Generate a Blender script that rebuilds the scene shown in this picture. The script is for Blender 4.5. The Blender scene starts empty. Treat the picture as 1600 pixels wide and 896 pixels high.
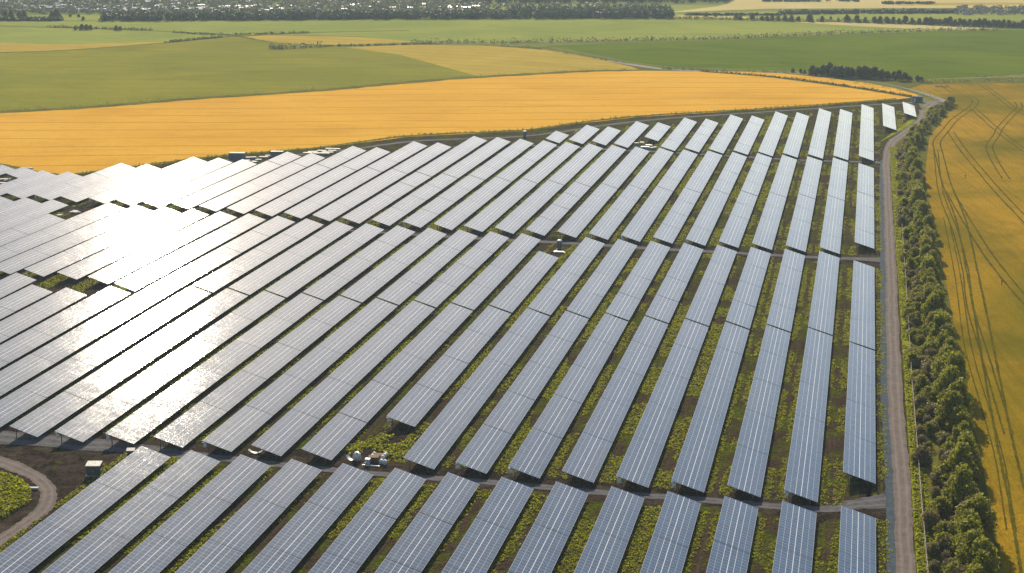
import bpy, bmesh, math, random
import numpy as np
from mathutils import Vector, Matrix
PI = math.pi; R = math.radians
rng = np.random.default_rng(7); random.seed(7)
scene = bpy.context.scene
COL = scene.collection

# ------------------------------------------------------------------ camera, sky, sun, exposure
FOC, YAW, PITCH, ROLL, CAMH = 2252.8133, -0.2348156, 0.2697589, 0.0062823, 102.3216
_f = Vector((math.sin(YAW)*math.cos(PITCH), math.cos(YAW)*math.cos(PITCH), -math.sin(PITCH)))
_r = Vector((math.cos(YAW), -math.sin(YAW), 0)); _u = _r.cross(_f)
_c, _s = math.cos(ROLL), math.sin(ROLL)
CR, CU = _c*_r+_s*_u, -_s*_r+_c*_u
cd = bpy.data.cameras.new('camera'); cam = bpy.data.objects.new('camera', cd); COL.objects.link(cam)
cam.matrix_world = Matrix(((CR.x, CU.x, -_f.x, 0), (CR.y, CU.y, -_f.y, 0), (CR.z, CU.z, -_f.z, CAMH), (0, 0, 0, 1)))
cd.sensor_width = 36; cd.lens = FOC/1600*36; cd.clip_start = 1; cd.clip_end = 9000
scene.camera = cam

SUN_AZ, SUN_EL = -15.9, 27.5
world = bpy.data.worlds.new('World'); scene.world = world; world.use_nodes = True
wn = world.node_tree; wn.nodes.clear()
sky = wn.nodes.new('ShaderNodeTexSky'); sky.sky_type = 'NISHITA'; sky.sun_disc = False
sky.sun_elevation = R(SUN_EL); sky.sun_rotation = R(SUN_AZ); sky.dust_density = 0.9; sky.air_density = 1.0; sky.ozone_density = 0.7
bg = wn.nodes.new('ShaderNodeBackground'); bg.inputs[1].default_value = 0.092
wo = wn.nodes.new('ShaderNodeOutputWorld')
wn.links.new(sky.outputs[0], bg.inputs[0]); wn.links.new(bg.outputs[0], wo.inputs[0])
sd = bpy.data.lights.new('sun', 'SUN'); sun = bpy.data.objects.new('sun', sd); COL.objects.link(sun)
sd.energy = 5.0; sd.angle = R(0.5); sd.color = (1.0, 0.855, 0.64)
sv = Vector((math.sin(R(SUN_AZ))*math.cos(R(SUN_EL)), math.cos(R(SUN_AZ))*math.cos(R(SUN_EL)), math.sin(R(SUN_EL))))
sun.rotation_euler = sv.to_track_quat('Z', 'Y').to_euler(); sun.location = sv*300
vs = scene.view_settings; vs.view_transform = 'Standard'; vs.look = 'None'; vs.gamma = 1; vs.use_curve_mapping = False
vs.exposure = 0.46
scene.render.engine = 'CYCLES'
cy = scene.cycles; cy.max_bounces = 6; cy.diffuse_bounces = 2; cy.glossy_bounces = 3; cy.transmission_bounces = 3
cy.volume_bounces = 0; cy.use_denoising = True; cy.sample_clamp_indirect = 6

# ------------------------------------------------------------------ helpers
def G(px, py, z=0.0):
    """point of the ground (height z) seen at photo position px, py"""
    d = _f + CR*((px-800)/FOC) - CU*((py-448)/FOC)
    s = (z-CAMH)/d.z
    return (d.x*s, d.y*s)
def link(o, parent=None):
    COL.objects.link(o)
    if parent: o.parent = parent
    return o
def tag(o, label=None, cat=None, group=None, kind=None):
    if label: o['label'] = label
    if cat: o['category'] = cat
    if group: o['group'] = group
    if kind: o['kind'] = kind
    return o
def empty(name, loc=(0, 0, 0), rz=0.0, label=None, cat=None, group=None):
    o = bpy.data.objects.new(name, None); o.location = loc; o.rotation_euler.z = rz
    o.empty_display_size = .2
    link(o); return tag(o, label, cat, group)
def mesh_obj(name, me, parent=None, loc=(0, 0, 0), rz=0):
    o = bpy.data.objects.new(name, me); o.location = loc; o.rotation_euler.z = rz
    return link(o, parent)
def np_mesh(name, V, F, mats, mat_index=None, uv=None):
    """V (n,3), F (m,k) same-size faces"""
    V = np.asarray(V, np.float32); F = np.asarray(F, np.int32)
    me = bpy.data.meshes.new(name); k = F.shape[1]
    me.vertices.add(len(V)); me.vertices.foreach_set('co', V.ravel())
    me.loops.add(F.size); me.loops.foreach_set('vertex_index', F.ravel())
    me.polygons.add(len(F)); me.polygons.foreach_set('loop_start', np.arange(0, F.size, k, dtype=np.int32))
    me.polygons.foreach_set('loop_total', np.full(len(F), k, np.int32))
    for m in (mats if isinstance(mats, (list, tuple)) else [mats]): me.materials.append(m)
    if mat_index is not None: me.polygons.foreach_set('material_index', np.asarray(mat_index, np.int32))
    me.polygons.foreach_set('use_smooth', np.zeros(len(F), bool))
    me.update(calc_edges=True); me.validate()
    if uv is not None:
        l = me.uv_layers.new(name='UVMap'); l.data.foreach_set('uv', np.asarray(uv, np.float32).ravel())
    return me
class MB:
    """collects boxes, bars and prisms into one mesh"""
    def __init__(s): s.V = []; s.F = []; s.M = []
    def box(s, c, size, m=0, rz=0.0, mat=None):
        x, y, z = [a/2 for a in size]
        P = [Vector(p) for p in ((-x,-y,-z),(x,-y,-z),(x,y,-z),(-x,y,-z),(-x,-y,z),(x,-y,z),(x,y,z),(-x,y,z))]
        rot = mat if mat is not None else Matrix.Rotation(rz, 3, 'Z')
        n = len(s.V); s.V += [rot@p+Vector(c) for p in P]
        for q in ((0,3,2,1),(4,5,6,7),(0,1,5,4),(1,2,6,5),(2,3,7,6),(3,0,4,7)):
            s.F.append([n+i for i in q]); s.M.append(m)
        return s
    def bar(s, a, b, w, h=None, m=0):
        a, b = Vector(a), Vector(b); d = b-a; L = d.length
        q = d.to_track_quat('Y', 'Z').to_matrix()
        return s.box((a+b)/2, (w, L, h or w), m, mat=q)
    def lathe(s, c, prof, n=12, m=0):
        b = len(s.V); c = Vector(c)
        for r, z in prof:
            for i in range(n): s.V.append(c+Vector((r*math.cos(2*PI*i/n), r*math.sin(2*PI*i/n), z)))
        for j in range(len(prof)-1):
            for i in range(n):
                k = (i+1) % n
                s.F.append([b+j*n+i, b+j*n+k, b+(j+1)*n+k, b+(j+1)*n+i]); s.M.append(m)
        return s
    def poly(s, pts, m=0):
        n = len(s.V); s.V += [Vector(p) for p in pts]; s.F.append(list(range(n, n+len(pts)))); s.M.append(m); return s
    def mesh(s, name, mats, bevel=0.0):
        me = bpy.data.meshes.new(name); me.from_pydata([tuple(v) for v in s.V], [], s.F)
        for m in (mats if isinstance(mats, (list, tuple)) else [mats]): me.materials.append(m)
        me.polygons.foreach_set('material_index', s.M); me.update()
        if bevel:
            bm = bmesh.new(); bm.from_mesh(me)
            bmesh.ops.bevel(bm, geom=bm.edges[:], offset=bevel, segments=2, affect='EDGES', clamp_overlap=True)
            bm.to_mesh(me); bm.free()
        return me
    def build(s, name, mats, parent=None, loc=(0, 0, 0), rz=0, bevel=0.0):
        return mesh_obj(name, s.mesh(name, mats, bevel), parent, loc, rz)

# ------------------------------------------------------------------ materials
class NT:
    def __init__(s, name):
        s.m = bpy.data.materials.new(name); s.m.use_nodes = True; s.t = s.m.node_tree; s.t.nodes.clear()
        s.out = s.t.nodes.new('ShaderNodeOutputMaterial')
    def n(s, typ, **kw):
        o = s.t.nodes.new(typ)
        for k, v in kw.items(): setattr(o, k, v)
        return o
    def l(s, a, b): s.t.links.new(a, b)
    def val(s, x, sock):
        if isinstance(x, bpy.types.NodeSocket): s.l(x, sock)
        else: sock.default_value = x
    def math(s, op, a, b=0.0, c=0.0):
        o = s.n('ShaderNodeMath', operation=op)
        s.val(a, o.inputs[0]); s.val(b, o.inputs[1]); s.val(c, o.inputs[2]); return o.outputs[0]
    def mix(s, f, a, b):
        o = s.n('ShaderNodeMix', data_type='RGBA')
        s.val(f, o.inputs[0])
        for x, k in ((a, 6), (b, 7)):
            s.val((*x, 1) if isinstance(x, tuple) and len(x) == 3 else x, o.inputs[k])
        return o.outputs[2]
    def noise(s, vec, scale, detail=4, rough=.6, dist=0.0):
        o = s.n('ShaderNodeTexNoise'); s.l(vec, o.inputs['Vector'])
        o.inputs['Scale'].default_value = scale; o.inputs['Detail'].default_value = detail
        o.inputs['Roughness'].default_value = rough; o.inputs['Distortion'].default_value = dist
        return o.outputs[0]
    def ramp(s, x, lo, hi):
        o = s.n('ShaderNodeMapRange', clamp=True, interpolation_type='SMOOTHSTEP'); s.val(x, o.inputs[0])
        o.inputs[1].default_value = lo; o.inputs[2].default_value = hi; return o.outputs[0]
    def mapping(s, vec, scale=(1, 1, 1), rz=0.0):
        o = s.n('ShaderNodeMapping'); s.l(vec, o.inputs[0]); o.inputs['Scale'].default_value = scale
        o.inputs['Rotation'].default_value = (0, 0, rz); return o.outputs[0]
    def pos(s): return s.n('ShaderNodeNewGeometry').outputs['Position']
    def bump(s, h, strength, dist):
        o = s.n('ShaderNodeBump'); o.inputs['Strength'].default_value = strength; o.inputs['Distance'].default_value = dist
        s.l(h, o.inputs['Height']); return o.outputs[0]
    def bsdf(s, col, rough=.9, metal=0.0, spec=.3, normal=None):
        b = s.n('ShaderNodeBsdfPrincipled')
        s.val((*col, 1) if isinstance(col, tuple) and len(col) == 3 else col, b.inputs['Base Color'])
        s.val(rough, b.inputs['Roughness']); b.inputs['Metallic'].default_value = metal
        b.inputs['Specular IOR Level'].default_value = spec
        if normal is not None: s.l(normal, b.inputs['Normal'])
        return b
    def done(s, sh): s.l(sh, s.out.inputs[0]); return s.m

def simple(name, col, rough=.6, metal=0.0, var=.18, scale=3.0, spec=.4):
    t = NT(name); p = t.n('ShaderNodeTexCoord').outputs['Object']
    n = t.noise(p, scale, 5); f = t.ramp(n, .3, .75)
    c2 = tuple(max(0, x*(1-2*var)) for x in col); c1 = tuple(min(1, x*(1+var)) for x in col)
    return t.done(t.bsdf(t.mix(f, c2, c1), rough, metal, spec).outputs[0])

def crop_mat(name, a, b, dark, row_deg=0.0, tram=0.0, rows=1.4, patch=.012, tram_str=.6, rough=.95):
    """crop field: large patches, fine drill rows, thin tramlines every `tram` metres"""
    t = NT(name); p = t.pos()
    q = t.mapping(p, (1, 1, 1), R(row_deg))           # rows run along local X
    big = t.ramp(t.noise(p, patch, 4, .6, .6), .32, .68)
    col = t.mix(big, a, b)
    streak = t.noise(t.mapping(q, (.02, .55, 1)), 1.0, 4, .65)
    col = t.mix(t.math('MULTIPLY', t.ramp(streak, .42, .75), .42), col, dark)
    mid = t.noise(p, .18, 5, .7)
    col = t.mix(t.math('MULTIPLY', t.ramp(mid, .48, .78), .38), col, dark)
    pat = t.noise(t.mapping(q, (.5, 1.3, 1)), .028, 5, .62, .8)
    col = t.mix(t.math('MULTIPLY', t.ramp(pat, .50, .72), .40), col, dark)
    fine = t.noise(t.mapping(q, (.7, 2.2, 1)), rows, 3, .7)
    col = t.mix(t.math('MULTIPLY', t.ramp(fine, .40, .7), .45), col, dark)
    if tram:
        sx = t.n('ShaderNodeSeparateXYZ'); t.l(q, sx.inputs[0])
        wob = t.math('MULTIPLY', t.noise(p, .004, 1), 14.0)
        y = t.math('ADD', sx.outputs[1], wob)
        fr = t.math('FRACT', t.math('DIVIDE', y, tram))
        d = t.math('ABSOLUTE', t.math('SUBTRACT', fr, .5))
        ln = t.math('SUBTRACT', 1.0, t.ramp(d, .4/tram, 1.3/tram))
        ln = t.math('MULTIPLY', ln, t.ramp(t.noise(t.mapping(q, (.01, .05, 1)), 1.0, 3), .30, .5))
        col = t.mix(t.math('MULTIPLY', ln, tram_str), col, dark)
    h = t.math('ADD', fine, t.math('MULTIPLY', mid, 2.0))
    b_ = t.bsdf(col, rough, 0, .0, t.bump(h, .55, .5))
    return t.done(b_.outputs[0])

def leaf_mat(name, a, b, trans=.45, sat=(.5, .55, .03)):
    t = NT(name)
    rnd = t.n('ShaderNodeNewGeometry').outputs['Random Per Island']
    oi = t.n('ShaderNodeObjectInfo').outputs['Random']
    n = t.ramp(t.noise(t.pos(), .35, 3), .35, .68)
    f = t.math('ADD', t.math('MULTIPLY', rnd, .45), t.math('ADD', t.math('MULTIPLY', n, .35), t.math('MULTIPLY', oi, .2)))
    col = t.mix(f, a, b)
    d = t.bsdf(col, .6, 0, .25)
    tr = t.n('ShaderNodeBsdfTranslucent'); t.l(t.mix(.35, col, sat), tr.inputs[0])
    mx = t.n('ShaderNodeMixShader'); mx.inputs[0].default_value = trans
    t.l(d.outputs[0], mx.inputs[1]); t.l(tr.outputs[0], mx.inputs[2])
    return t.done(mx.outputs[0])

def panel_mat():
    t = NT('solar_glass')
    uv = t.n('ShaderNodeUVMap').outputs[0]
    sx = t.n('ShaderNodeSeparateXYZ'); t.l(uv, sx.inputs[0]); u, v = sx.outputs[0], sx.outputs[1]
    def line(c, w):
        return t.math('LESS_THAN', t.math('ABSOLUTE', t.math('SUBTRACT', u, c)), w)
    strong = t.math('MAXIMUM', line(3.0, .055), t.math('MAXIMUM', line(2.0, .034), line(4.0, .034)))
    weak = t.math('MAXIMUM', t.math('MAXIMUM', line(1.0, .028), line(5.0, .028)), t.math('MAXIMUM', line(0.02, .035), line(5.98, .035)))
    fv = t.math('ABSOLUTE', t.math('SUBTRACT', t.math('FRACT', v), .5))
    cross = t.math('GREATER_THAN', fv, .472)
    # fine cell grid 1/6 m
    cu = t.math('GREATER_THAN', t.math('ABSOLUTE', t.math('SUBTRACT', t.math('FRACT', t.math('MULTIPLY', u, 6.0)), .5)), .46)
    cv = t.math('GREATER_THAN', t.math('ABSOLUTE', t.math('SUBTRACT', t.math('FRACT', t.math('MULTIPLY', v, 6.0)), .5)), .46)
    cell = t.math('MAXIMUM', cu, cv)
    # per-module variation
    cb = t.n('ShaderNodeCombineXYZ')
    t.l(t.math('FLOOR', t.math('DIVIDE', u, 2.0)), cb.inputs[0]); t.l(t.math('FLOOR', v), cb.inputs[1])
    t.l(t.math('MULTIPLY', t.n('ShaderNodeObjectInfo').outputs['Random'], 91.7), cb.inputs[2])
    wn_ = t.n('ShaderNodeTexWhiteNoise'); t.l(cb.outputs[0], wn_.inputs[0])
    base = t.mix(wn_.outputs[0], (.014, .050, .108), (.024, .074, .150))
    dirt = t.ramp(t.noise(t.mapping(t.pos(), (1, .35, 1)), .10, 5, .65), .42, .72)
    base = t.mix(t.math('MULTIPLY', dirt, .10), base, (.22, .21, .20))
    base = t.mix(t.math('MULTIPLY', cell, .22), base, (.32, .36, .42))
    base = t.mix(t.math('MULTIPLY', cross, .62), base, (.55, .58, .62))
    base = t.mix(t.math('MULTIPLY', weak, .55), base, (.70, .72, .75))
    base = t.mix(t.math('MULTIPLY', strong, .95), base, (.82, .83, .84))
    rough = t.math('ADD', .042, t.math('MULTIPLY', t.ramp(t.noise(t.pos(), .3, 4), .3, .7), .02))
    # module aiming differences and the rolled, slightly wavy glass
    geo = t.n('ShaderNodeNewGeometry').outputs['Normal']
    def centred(sock, scale):
        a = t.n('ShaderNodeVectorMath', operation='SUBTRACT'); t.l(sock, a.inputs[0]); a.inputs[1].default_value = (.5, .5, .5)
        b_ = t.n('ShaderNodeVectorMath', operation='MULTIPLY'); t.l(a.outputs[0], b_.inputs[0]); b_.inputs[1].default_value = scale
        return b_.outputs[0]
    def addv(a, b_):
        o = t.n('ShaderNodeVectorMath', operation='ADD'); t.l(a, o.inputs[0]); t.l(b_, o.inputs[1]); return o.outputs[0]
    acc = addv(geo, centred(wn_.outputs[1], (.005, .007, 0)))
    for k_, f_ in ((1, 7.0), (2, 9.0)):
        c3 = t.n('ShaderNodeCombineXYZ')
        t.l(t.math('FLOOR', t.math('MULTIPLY', u, f_)), c3.inputs[0]); t.l(t.math('FLOOR', t.math('MULTIPLY', v, f_*.8)), c3.inputs[1])
        t.l(t.math('ADD', t.math('MULTIPLY', t.n('ShaderNodeObjectInfo').outputs['Random'], 57.3), float(k_)), c3.inputs[2])
        w2 = t.n('ShaderNodeTexWhiteNoise'); t.l(c3.outputs[0], w2.inputs[0])
        acc = addv(acc, centred(w2.outputs[1], (.048, .026, 0)))
    class _A: outputs = [acc]
    ad = _A
    nm = t.n('ShaderNodeVectorMath', operation='NORMALIZE'); t.l(ad.outputs[0], nm.inputs[0])
    b = t.bsdf(base, .30, 0, .0015)
    b.inputs['Coat Weight'].default_value = 1.0; b.inputs['Coat IOR'].default_value = 1.66
    t.l(rough, b.inputs['Coat Roughness']); t.l(nm.outputs[0], b.inputs['Coat Normal'])
    return t.done(b.outputs[0])

def soil_mat():
    t = NT('farm_soil'); p = t.pos()
    st = t.noise(t.mapping(p, (.9, .035, 1)), 1.0, 5, .6)         # streaks along the rows: wheel tracks
    n1 = t.noise(p, .16, 6, .68, .4); n2 = t.noise(p, 1.6, 4, .7)
    soil = t.mix(t.ramp(n2, .3, .72), (.030, .020, .013), (.085, .058, .040))
    soil = t.mix(t.math('MULTIPLY', t.ramp(st, .5, .72), .55), soil, (.11, .08, .057))
    grass = t.mix(t.ramp(n2, .35, .7), (.045, .060, .006), (.115, .135, .010))
    f = t.ramp(t.math('ADD', t.math('MULTIPLY', n1, .6), t.math('MULTIPLY', st, .4)), .42, .55)
    col = t.mix(t.math('SUBTRACT', 1.0, f), soil, grass)
    h = t.math('ADD', n2, t.math('MULTIPLY', n1, 2.0))
    return t.done(t.bsdf(col, .95, 0, .0, t.bump(h, .8, .6)).outputs[0])
def mud_mat():
    t = NT('bare_soil'); p = t.pos()
    n1 = t.noise(p, .22, 6, .68, .8); n2 = t.noise(t.mapping(p, (1, .6, 1), .4), 1.3, 5, .7)
    col = t.mix(t.ramp(n1, .35, .7), (.024, .018, .014), (.080, .060, .046))  # bare soil tones, darkened further to deepen the shade under panel ends
    col = t.mix(t.math('MULTIPLY', t.ramp(n2, .5, .75), .6), col, (.125, .098, .080))
    col = t.mix(t.math('MULTIPLY', t.ramp(t.noise(p, .3, 4), .58, .66), .7), col, (.075, .08, .015))
    return t.done(t.bsdf(col, .95, 0, .0, t.bump(t.math('ADD', n1, n2), .9, .7)).outputs[0])
def gravel_mat(name, a, b, ruts=True):
    t = NT(name); p = t.pos()
    uv = t.n('ShaderNodeUVMap').outputs[0]
    sx = t.n('ShaderNodeSeparateXYZ'); t.l(uv, sx.inputs[0])
    n1 = t.noise(p, .5, 5, .7); n2 = t.noise(p, 4.0, 3, .8)
    col = t.mix(t.ramp(n1, .3, .7), a, b)
    dk = tuple(x*.55 for x in a); lt = tuple(min(1, x*1.3) for x in b)
    col = t.mix(t.math('MULTIPLY', t.ramp(n2, .45, .75), .4), col, dk)
    if ruts:
        x = t.math('ADD', sx.outputs[0], t.math('MULTIPLY', t.math('SUBTRACT', t.noise(t.mapping(p, (.05, .05, 1)), 1.0, 2), .5), .25))
        d = t.math('ABSOLUTE', t.math('SUBTRACT', t.math('ABSOLUTE', t.math('SUBTRACT', x, .5)), .22))
        rut = t.math('SUBTRACT', 1.0, t.ramp(d, .03, .14))
        col = t.mix(t.math('MULTIPLY', rut, .45), col, lt)
        thin = t.noise(t.mapping(uv, (22, .15, 1)), 1.0, 3, .6)
        col = t.mix(t.math('MULTIPLY', t.ramp(thin, .5, .7), .35), col, dk)
    return t.done(t.bsdf(col, .92, 0, .02, t.bump(t.math('ADD', n1, n2), .7, .25)).outputs[0])

M = {}
M['panel'] = panel_mat()
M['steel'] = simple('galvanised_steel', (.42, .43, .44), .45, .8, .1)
M['shadesteel'] = simple('shaded_steel', (.20, .21, .22), .5, .6, .1)  # darker copy of the steel, shade under the tables put into its colour
M['soil'] = soil_mat(); M['mud'] = mud_mat()
M['gravel'] = gravel_mat('pale_gravel', (.155, .128, .115), (.225, .19, .17))
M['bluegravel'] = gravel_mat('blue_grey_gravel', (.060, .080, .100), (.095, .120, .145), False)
M['pathgravel'] = gravel_mat('path_gravel', (.085, .085, .095), (.16, .155, .16))
M['lane'] = gravel_mat('lane_surface', (.20, .185, .18), (.30, .28, .265))
M['wheat'] = crop_mat('ripe_wheat', (.71, .385, .048), (.78, .445, .060), (.50, .255, .026), row_deg=-18, tram=21, tram_str=.85)
M['wheat_r'] = crop_mat('olive_gold_wheat', (.165, .142, .006), (.46, .265, .018), (.11, .09, .006), row_deg=80, tram=0, rows=1.0)
M['tan'] = crop_mat('tan_stubble', (.42, .31, .050), (.52, .38, .065), (.30, .22, .035), row_deg=12, tram=16)
M['green_a'] = crop_mat('olive_green_crop', (.225, .225, .026), (.30, .275, .032), (.14, .145, .016), row_deg=-14, tram=18, tram_str=.35)
M['green_b'] = crop_mat('deep_green_crop', (.105, .150, .006), (.150, .195, .008), (.06, .09, .004), row_deg=-5, tram=22, tram_str=.3)
M['green_c'] = crop_mat('pale_green_crop', (.235, .275, .055), (.32, .34, .065), (.17, .20, .04), row_deg=-8, tram=26, tram_str=.3)
M['straw'] = crop_mat('pale_straw', (.52, .43, .17), (.60, .49, .22), (.40, .32, .12), row_deg=5, tram=0)
M['verge'] = crop_mat('rough_grass', (.13, .135, .022), (.22, .20, .035), (.055, .06, .012), row_deg=30, tram=0, patch=.06)
M['brightgrass'] = crop_mat('bright_grass', (.24, .26, .016), (.36, .34, .020), (.10, .115, .010), row_deg=30, tram=0, patch=.15)
M['track'] = crop_mat('flattened_crop', (.085, .080, .008), (.14, .115, .011), (.05, .048, .006), row_deg=90, patch=.2)
M['pasture'] = crop_mat('pasture_ground', (.17, .20, .05), (.24, .25, .07), (.10, .12, .03), row_deg=0, patch=.008)
M['leaf_tree'] = leaf_mat('tree_leaves', (.075, .095, .008), (.29, .265, .024))
M['leaf_olive'] = leaf_mat('olive_leaves', (.10, .10, .016), (.30, .255, .038))
M['leaf_grey'] = leaf_mat('dry_scrub_leaves', (.13, .115, .05), (.27, .23, .09), .35, (.4, .3, .1))
M['leaf_dark'] = leaf_mat('dark_leaves', (.022, .038, .008), (.080, .095, .014), .35)
M['leaf_weed'] = leaf_mat('weed_leaves', (.030, .050, .004), (.30, .305, .010), .55, (.65, .68, .02))
M['leaf_hedge'] = leaf_mat('hedge_leaves', (.012, .020, .004), (.038, .046, .008), .25)
M['leaf_far'] = leaf_mat('far_leaves', (.012, .026, .014), (.040, .058, .022), .3, (.1, .14, .03))
M['leaf_town_hazed'] = leaf_mat('haze_greyed_town_leaves', (.055, .070, .055), (.125, .140, .105), .3, (.2, .22, .12))  # town foliage greyed and lightened, distance haze put into the leaf colour
M['bark'] = simple('bark', (.10, .08, .06), .9)
M['white'] = simple('white_paint', (.66, .67, .68), .5)
M['offwhite'] = simple('white_sheeting', (.52, .50, .47), .7, 0, .1)
M['bluebox'] = simple('blue_grey_paint', (.13, .16, .20), .6)
M['navy'] = simple('navy_plastic', (.035, .06, .12), .45)
M['greygreen'] = simple('grey_green_paint', (.10, .12, .12), .5)
M['roofpale'] = simple('pale_roof', (.70, .66, .58), .4)
M['wood'] = simple('pallet_wood', (.30, .19, .11), .85)
M['dark'] = simple('dark_opening', (.02, .02, .022), .6)
M['wall_house'] = simple('rendered_wall', (.62, .56, .48), .8)
M['roof_glint'] = simple('sun_glint_roof', (.86, .85, .82), .35, .0, .04, spec=.8)  # near-white colour stands in for the sun glinting off town roofs
M['roof_tile'] = simple('clay_roof', (.42, .22, .13), .7)
M['stone'] = simple('concrete', (.35, .34, .33), .9)
M['fence'] = simple('weathered_wire', (.26, .22, .19), .7, .3)

X0_ = 7.72813
# ------------------------------------------------------------------ setting: ground, fields, tracks
def sheet(name, pts, mat, level):
    """flat polygon on the ground, 4 mm and more above the one below"""
    bm = bmesh.new(); z = level*.012
    vs_ = [bm.verts.new((x, y, z)) for x, y in pts]
    f = bm.faces.new(vs_)
    if f.normal.z < 0: f.normal_flip()
    f.normal_update()
    if f.normal.z < 0: bmesh.ops.reverse_faces(bm, faces=[f])
    bmesh.ops.triangulate(bm, faces=bm.faces[:], ngon_method='EAR_CLIP')
    me = bpy.data.meshes.new(name); bm.to_mesh(me); bm.free(); me.materials.append(mat)
    return tag(mesh_obj(name, me), kind='structure')
def PX(*pts): return [G(*p) for p in pts]
def smooth(pts, n=6):
    P = [Vector((*p, 0)) if len(p) == 2 else Vector(p) for p in pts]; out = []
    P = [P[0]*2-P[1]] + P + [P[-1]*2-P[-2]]
    for i in range(1, len(P)-2):
        a, b, c, d = P[i-1:i+3]
        for k in range(n):
            t = k/n
            out.append(.5*((2*b)+(c-a)*t+(2*a-5*b+4*c-d)*t*t+(3*b-a-3*c+d)*t**3))
    out.append(P[-2]); return out
def strip(name, pts, width, mat, level, jitter=0.0, n=6, parent=None, build=True):
    """ribbon along a smoothed line; width a number or one per point"""
    C = smooth(pts, n); N = len(C)
    if isinstance(width, (int, float)): W = [width]*N
    else: W = list(np.interp(np.linspace(0, len(pts)-1, N), range(len(pts)), width))
    V = []; UV = []; s = 0; z = level*.012
    for i, p in enumerate(C):
        d = (C[min(i+1, N-1)]-C[max(i-1, 0)]).normalized(); q = Vector((d.y, -d.x, 0))
        if i: s += (p-C[i-1]).length
        for side, uu in ((-1, 0), (1, 1)):
            w = W[i]/2*(1+random.uniform(-jitter, jitter))
            V.append((p.x+q.x*w*side, p.y+q.y*w*side, z)); UV.append((uu, s))
    F = [(2*i, 2*i+1, 2*i+3, 2*i+2) for i in range(N-1)]
    uv = [UV[j] for f in F for j in f]
    if not build: return V, F, uv
    return tag(mesh_obj(name, np_mesh(name, V, F, mat, uv=uv)), kind='structure')

sheet('ground', [(-2600, -400), (2600, -400), (2600, 3000), (-2600, 3000)], M['pasture'], 0)
WLOW = [(-60, 250), (0, 259), (75, 273), (130, 272), (330, 247), (500, 232), (640, 214), (820, 205), (900, 194), (1000, 183), (1150, 174), (1300, 164), (1400, 156)]
sheet('farm_ground', [(-420, 90), (15.5, 90), (15.5, 560), (20, 660), (31, 720), (28, 765)] + [G(x, y-1) for x, y in reversed(WLOW)] + [(-420, 440)], M['soil'], 1)
# wheat beyond the panels
sheet('wheat_field', PX(*WLOW, (1424, 153), (1330, 138), (1200, 121), (1090, 112), (1000, 111), (900, 113), (700, 125), (500, 142), (300, 156), (150, 168), (0, 177), (-80, 181)), M['wheat'], 3)
sheet('wheat_field', PX((1110, 112.5), (1210, 121), (1340, 138), (1428, 152.5), (1436, 149), (1400, 139), (1360, 131), (1290, 122), (1220, 115), (1150, 112)), M['wheat'], 4)
sheet('wheat_field', [(27, 90), (420, 90)] + PX((1900, 129), (1600, 130), (1500, 131), (1440, 133), (1408, 135), (1440, 147), (1482, 160), (1490, 167)) + [(31, 640), (25.6, 560)], M['wheat_r'], 3)
# fields behind
sheet('green_field', PX((-120, 187), (0, 177), (150, 167), (300, 155), (500, 141), (700, 124), (745, 118), (620, 85), (560, 76), (520, 73), (430, 68), (370, 58), (250, 68), (100, 79), (0, 83), (-120, 88)), M['green_a'], 2)
sheet('stubble_field', PX((540, 74.5), (640, 70), (740, 71.5), (830, 74), (900, 86), (985, 103), (1000, 109), (900, 112), (745, 119), (625, 86)), M['tan'], 3)
sheet('stubble_field', PX((372, 58), (420, 55.5), (560, 58), (655, 66), (520, 71), (430, 67)), M['tan'], 3)
sheet('green_field', PX((-150, 38), (0, 41), (140, 45), (300, 52), (368, 57), (250, 66), (100, 69.5), (0, 67), (-150, 64)), M['green_c'], 2)
sheet('straw_field', PX((-150, 64), (0, 67), (100, 69.5), (250, 66), (345, 58.5), (250, 68.5), (100, 79), (0, 82), (-150, 88)), M['tan'], 2)
sheet('green_field', PX((-150, 33), (160, 33.5), (400, 31.5), (700, 30), (1000, 30), (1200, 33), (1560, 45), (1500, 47.5), (1300, 53.5), (1150, 60), (1000, 63), (800, 67), (640, 66), (560, 57), (420, 54), (370, 56), (300, 51), (140, 44), (0, 40), (-150, 37)), M['green_c'], 2)
sheet('straw_field', PX((1235, 34.5), (1300, 35), (1450, 40), (1560, 45), (1500, 46.5), (1400, 44), (1300, 39)), M['straw'], 3)
sheet('green_field', PX((850, 72), (1000, 66), (1150, 62), (1300, 55), (1480, 49), (1570, 47), (1900, 42), (1900, 112), (1600, 116), (1540, 120), (1440, 124), (1360, 116), (1240, 111), (1130, 108), (1050, 105), (985, 97), (900, 80)), M['green_b'], 2)
sheet('grass_verge', PX((745, 71), (850, 73), (985, 98), (1050, 106), (1240, 113), (1440, 125), (1600, 121), (1900, 120), (1900, 130), (1500, 131), (1440, 133), (1420, 139), (1440, 147), (1480, 160), (1474, 165), (1436, 148), (1400, 137), (1340, 127), (1220, 113), (1100, 111), (1000, 109.5), (985, 104), (880, 80)), M['verge'], 5)
sheet('straw_field', PX((1040, 20), (1200, 14), (1600, 12), (1800, 12), (1800, 0), (1150, 0), (1135, 7)), M['straw'], 2)
sheet('green_field', PX((1040, 30), (1200, 32), (1500, 33), (1800, 33), (1800, 21), (1450, 22), (1200, 18), (1040, 22)), M['green_c'], 3)
sheet('straw_field', PX((1050, 27), (1180, 29), (1200, 27.5), (1060, 24)), M['straw'], 4)
sheet('straw_field', PX((1400, 9), (1600, 8), (1800, 8), (1800, 4), (1450, 5)), M['tan'], 3)
sheet('green_field', PX((0, 33), (160, 32), (160, 23), (30, 25), (0, 28)), M['green_c'], 3)
sheet('green_field', PX((640, 22), (1040, 20), (1130, 9), (900, 7), (740, 9)), M['green_c'], 3)
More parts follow.
